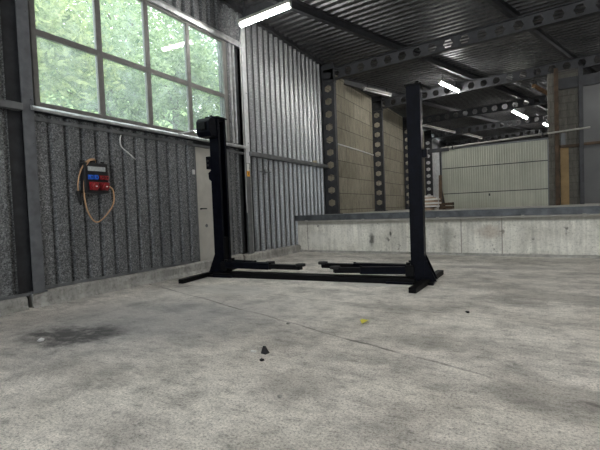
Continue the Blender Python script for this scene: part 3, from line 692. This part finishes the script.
# ------------------------------------------------------------------ outdoors seen through the window
hb = MB(); nx, ny = 10, 16; vs = []
for i in range(nx+1):
    for j in range(ny+1):
        x = -7.5-1.6*i; y = -2+1.7*j
        vs.append((x, y, -.2+.95*i+.35*math.sin(x*1.3+y*.9)))
hb.add(vs, [(i*(ny+1)+j,(i+1)*(ny+1)+j,(i+1)*(ny+1)+j+1,i*(ny+1)+j+1) for i in range(nx) for j in range(ny)], True)
struct(hb.build('ground_bank', M['earth']))
def tree(x, y, z0, zc, rx, rz, m, label, n=5500):
    t = thing('tree', label, 'tree', (x,y,z0), 0, 'trees outside the window')
    mb = MB(); rnd = random.Random(int(x*100+y*37))
    cl = [Vector((rnd.gauss(0,.45)*rx, rnd.gauss(0,.45)*rx, zc-z0+rnd.gauss(0,.5)*rz)) for _ in range(26)]
    for _ in range(n):
        c = rnd.choice(cl); d = Vector((rnd.gauss(0,1),rnd.gauss(0,1),rnd.gauss(0,1))).normalized()*rx*.42*rnd.random()**.4
        p = c+d; s_ = rnd.uniform(.04,.095)
        u = Vector((rnd.gauss(0,1),rnd.gauss(0,1),rnd.gauss(0,.6))).normalized(); w = u.cross(Vector((rnd.gauss(0,1),rnd.gauss(0,1),rnd.gauss(0,1)))).normalized()
        mb.add([p-u*s_*1.3, p+w*s_*.6, p+u*s_*1.3, p-w*s_*.6], [(0,1,2,3)])
    mb.build('foliage', m, t)
    tr = MB().tube([(0,0,-.1),(.06,.05,(zc-z0)*.4),(-.05,.0,(zc-z0)*.8),(0,.1,zc-z0+.4*rz)], .09, 8)
    for k in range(6):
        a = k*1.05; h = (zc-z0)*(.45+.09*k); tr.tube([(0,0,h),(.4*rx*math.cos(a),.4*rx*math.sin(a),h+.4),(.8*rx*math.cos(a),.8*rx*math.sin(a),h+.7)], .03, 6, 3)
    tr.build('trunk', M['bark'], t)
    return t
for x, y, z0, zc, rx, rz, m_, lab in (
    (-8.6,4.2,.0,4.6,1.5,2.0,'leaf_a','yellow green tree behind the leftmost window panes'),
    (-9.0,6.3,.2,4.2,1.5,2.0,'leaf_b','bright green tree behind the second column of panes'),
    (-9.0,8.4,.2,4.4,1.5,2.0,'leaf_b','green tree behind the third column of panes'),
    (-8.6,10.4,.0,4.3,1.5,2.0,'leaf_c','deep green tree behind the rightmost window panes'),
    (-12.2,6.0,2.2,7.2,2.2,2.2,'leaf_a','tall yellow green tree on the bank, left of centre'),
    (-12.2,9.4,2.2,7.2,2.2,2.2,'leaf_b','tall green tree on the bank, centre of the window'),
    (-12.2,13.0,2.2,7.2,2.2,2.2,'leaf_c','tall deep green tree on the bank, right end of the window'),
    (-15.5,10.6,4.0,9.6,2.6,2.4,'leaf_b','highest tree at the back of the bank')):
    tree(x, y, z0, zc, rx, rz, M[m_], lab)

# ------------------------------------------------------------------ world, camera
w = bpy.data.worlds.new('world'); bpy.context.scene.world = w; w.use_nodes = True
nt = w.node_tree; bg = nt.nodes['Background']
tc = N(nt, 'ShaderNodeTexCoord'); sp = N(nt, 'ShaderNodeSeparateXYZ'); L(nt, tc.outputs['Generated'], sp.inputs[0])
col = ramp(nt, sp.outputs[2], [(0, (.75,.82,.88)), (.5, (.92,.96,1.0))])
L(nt, col, bg.inputs['Color']); bg.inputs['Strength'].default_value = 2.7

cam_d = bpy.data.cameras.new('camera'); cam = bpy.data.objects.new('camera', cam_d); C.objects.link(cam)
yaw, pitch, roll = map(math.radians, (30.53, -2.047, -2.228))
f = Vector((-math.sin(yaw)*math.cos(pitch), math.cos(yaw)*math.cos(pitch), math.sin(pitch)))
r0 = Vector((math.cos(yaw), math.sin(yaw), 0)); u0 = r0.cross(f)
rr = r0*math.cos(roll)+u0*math.sin(roll); uu = -r0*math.sin(roll)+u0*math.cos(roll)
Mx = Matrix((rr, uu, -f)).transposed().to_4x4(); Mx.translation = (0,0,1.0)
cam.matrix_world = Mx
cam_d.sensor_fit = 'HORIZONTAL'; cam_d.sensor_width = 36; cam_d.lens = 400/600*36; cam_d.clip_start = .05
sc = bpy.context.scene; sc.camera = cam
sc.view_settings.view_transform = 'Standard'; sc.view_settings.look = 'None'; sc.view_settings.gamma = 1; sc.view_settings.use_curve_mapping = False
sc.view_settings.exposure = 0.85
sc.cycles.max_bounces = 8; sc.cycles.transparent_max_bounces = 12
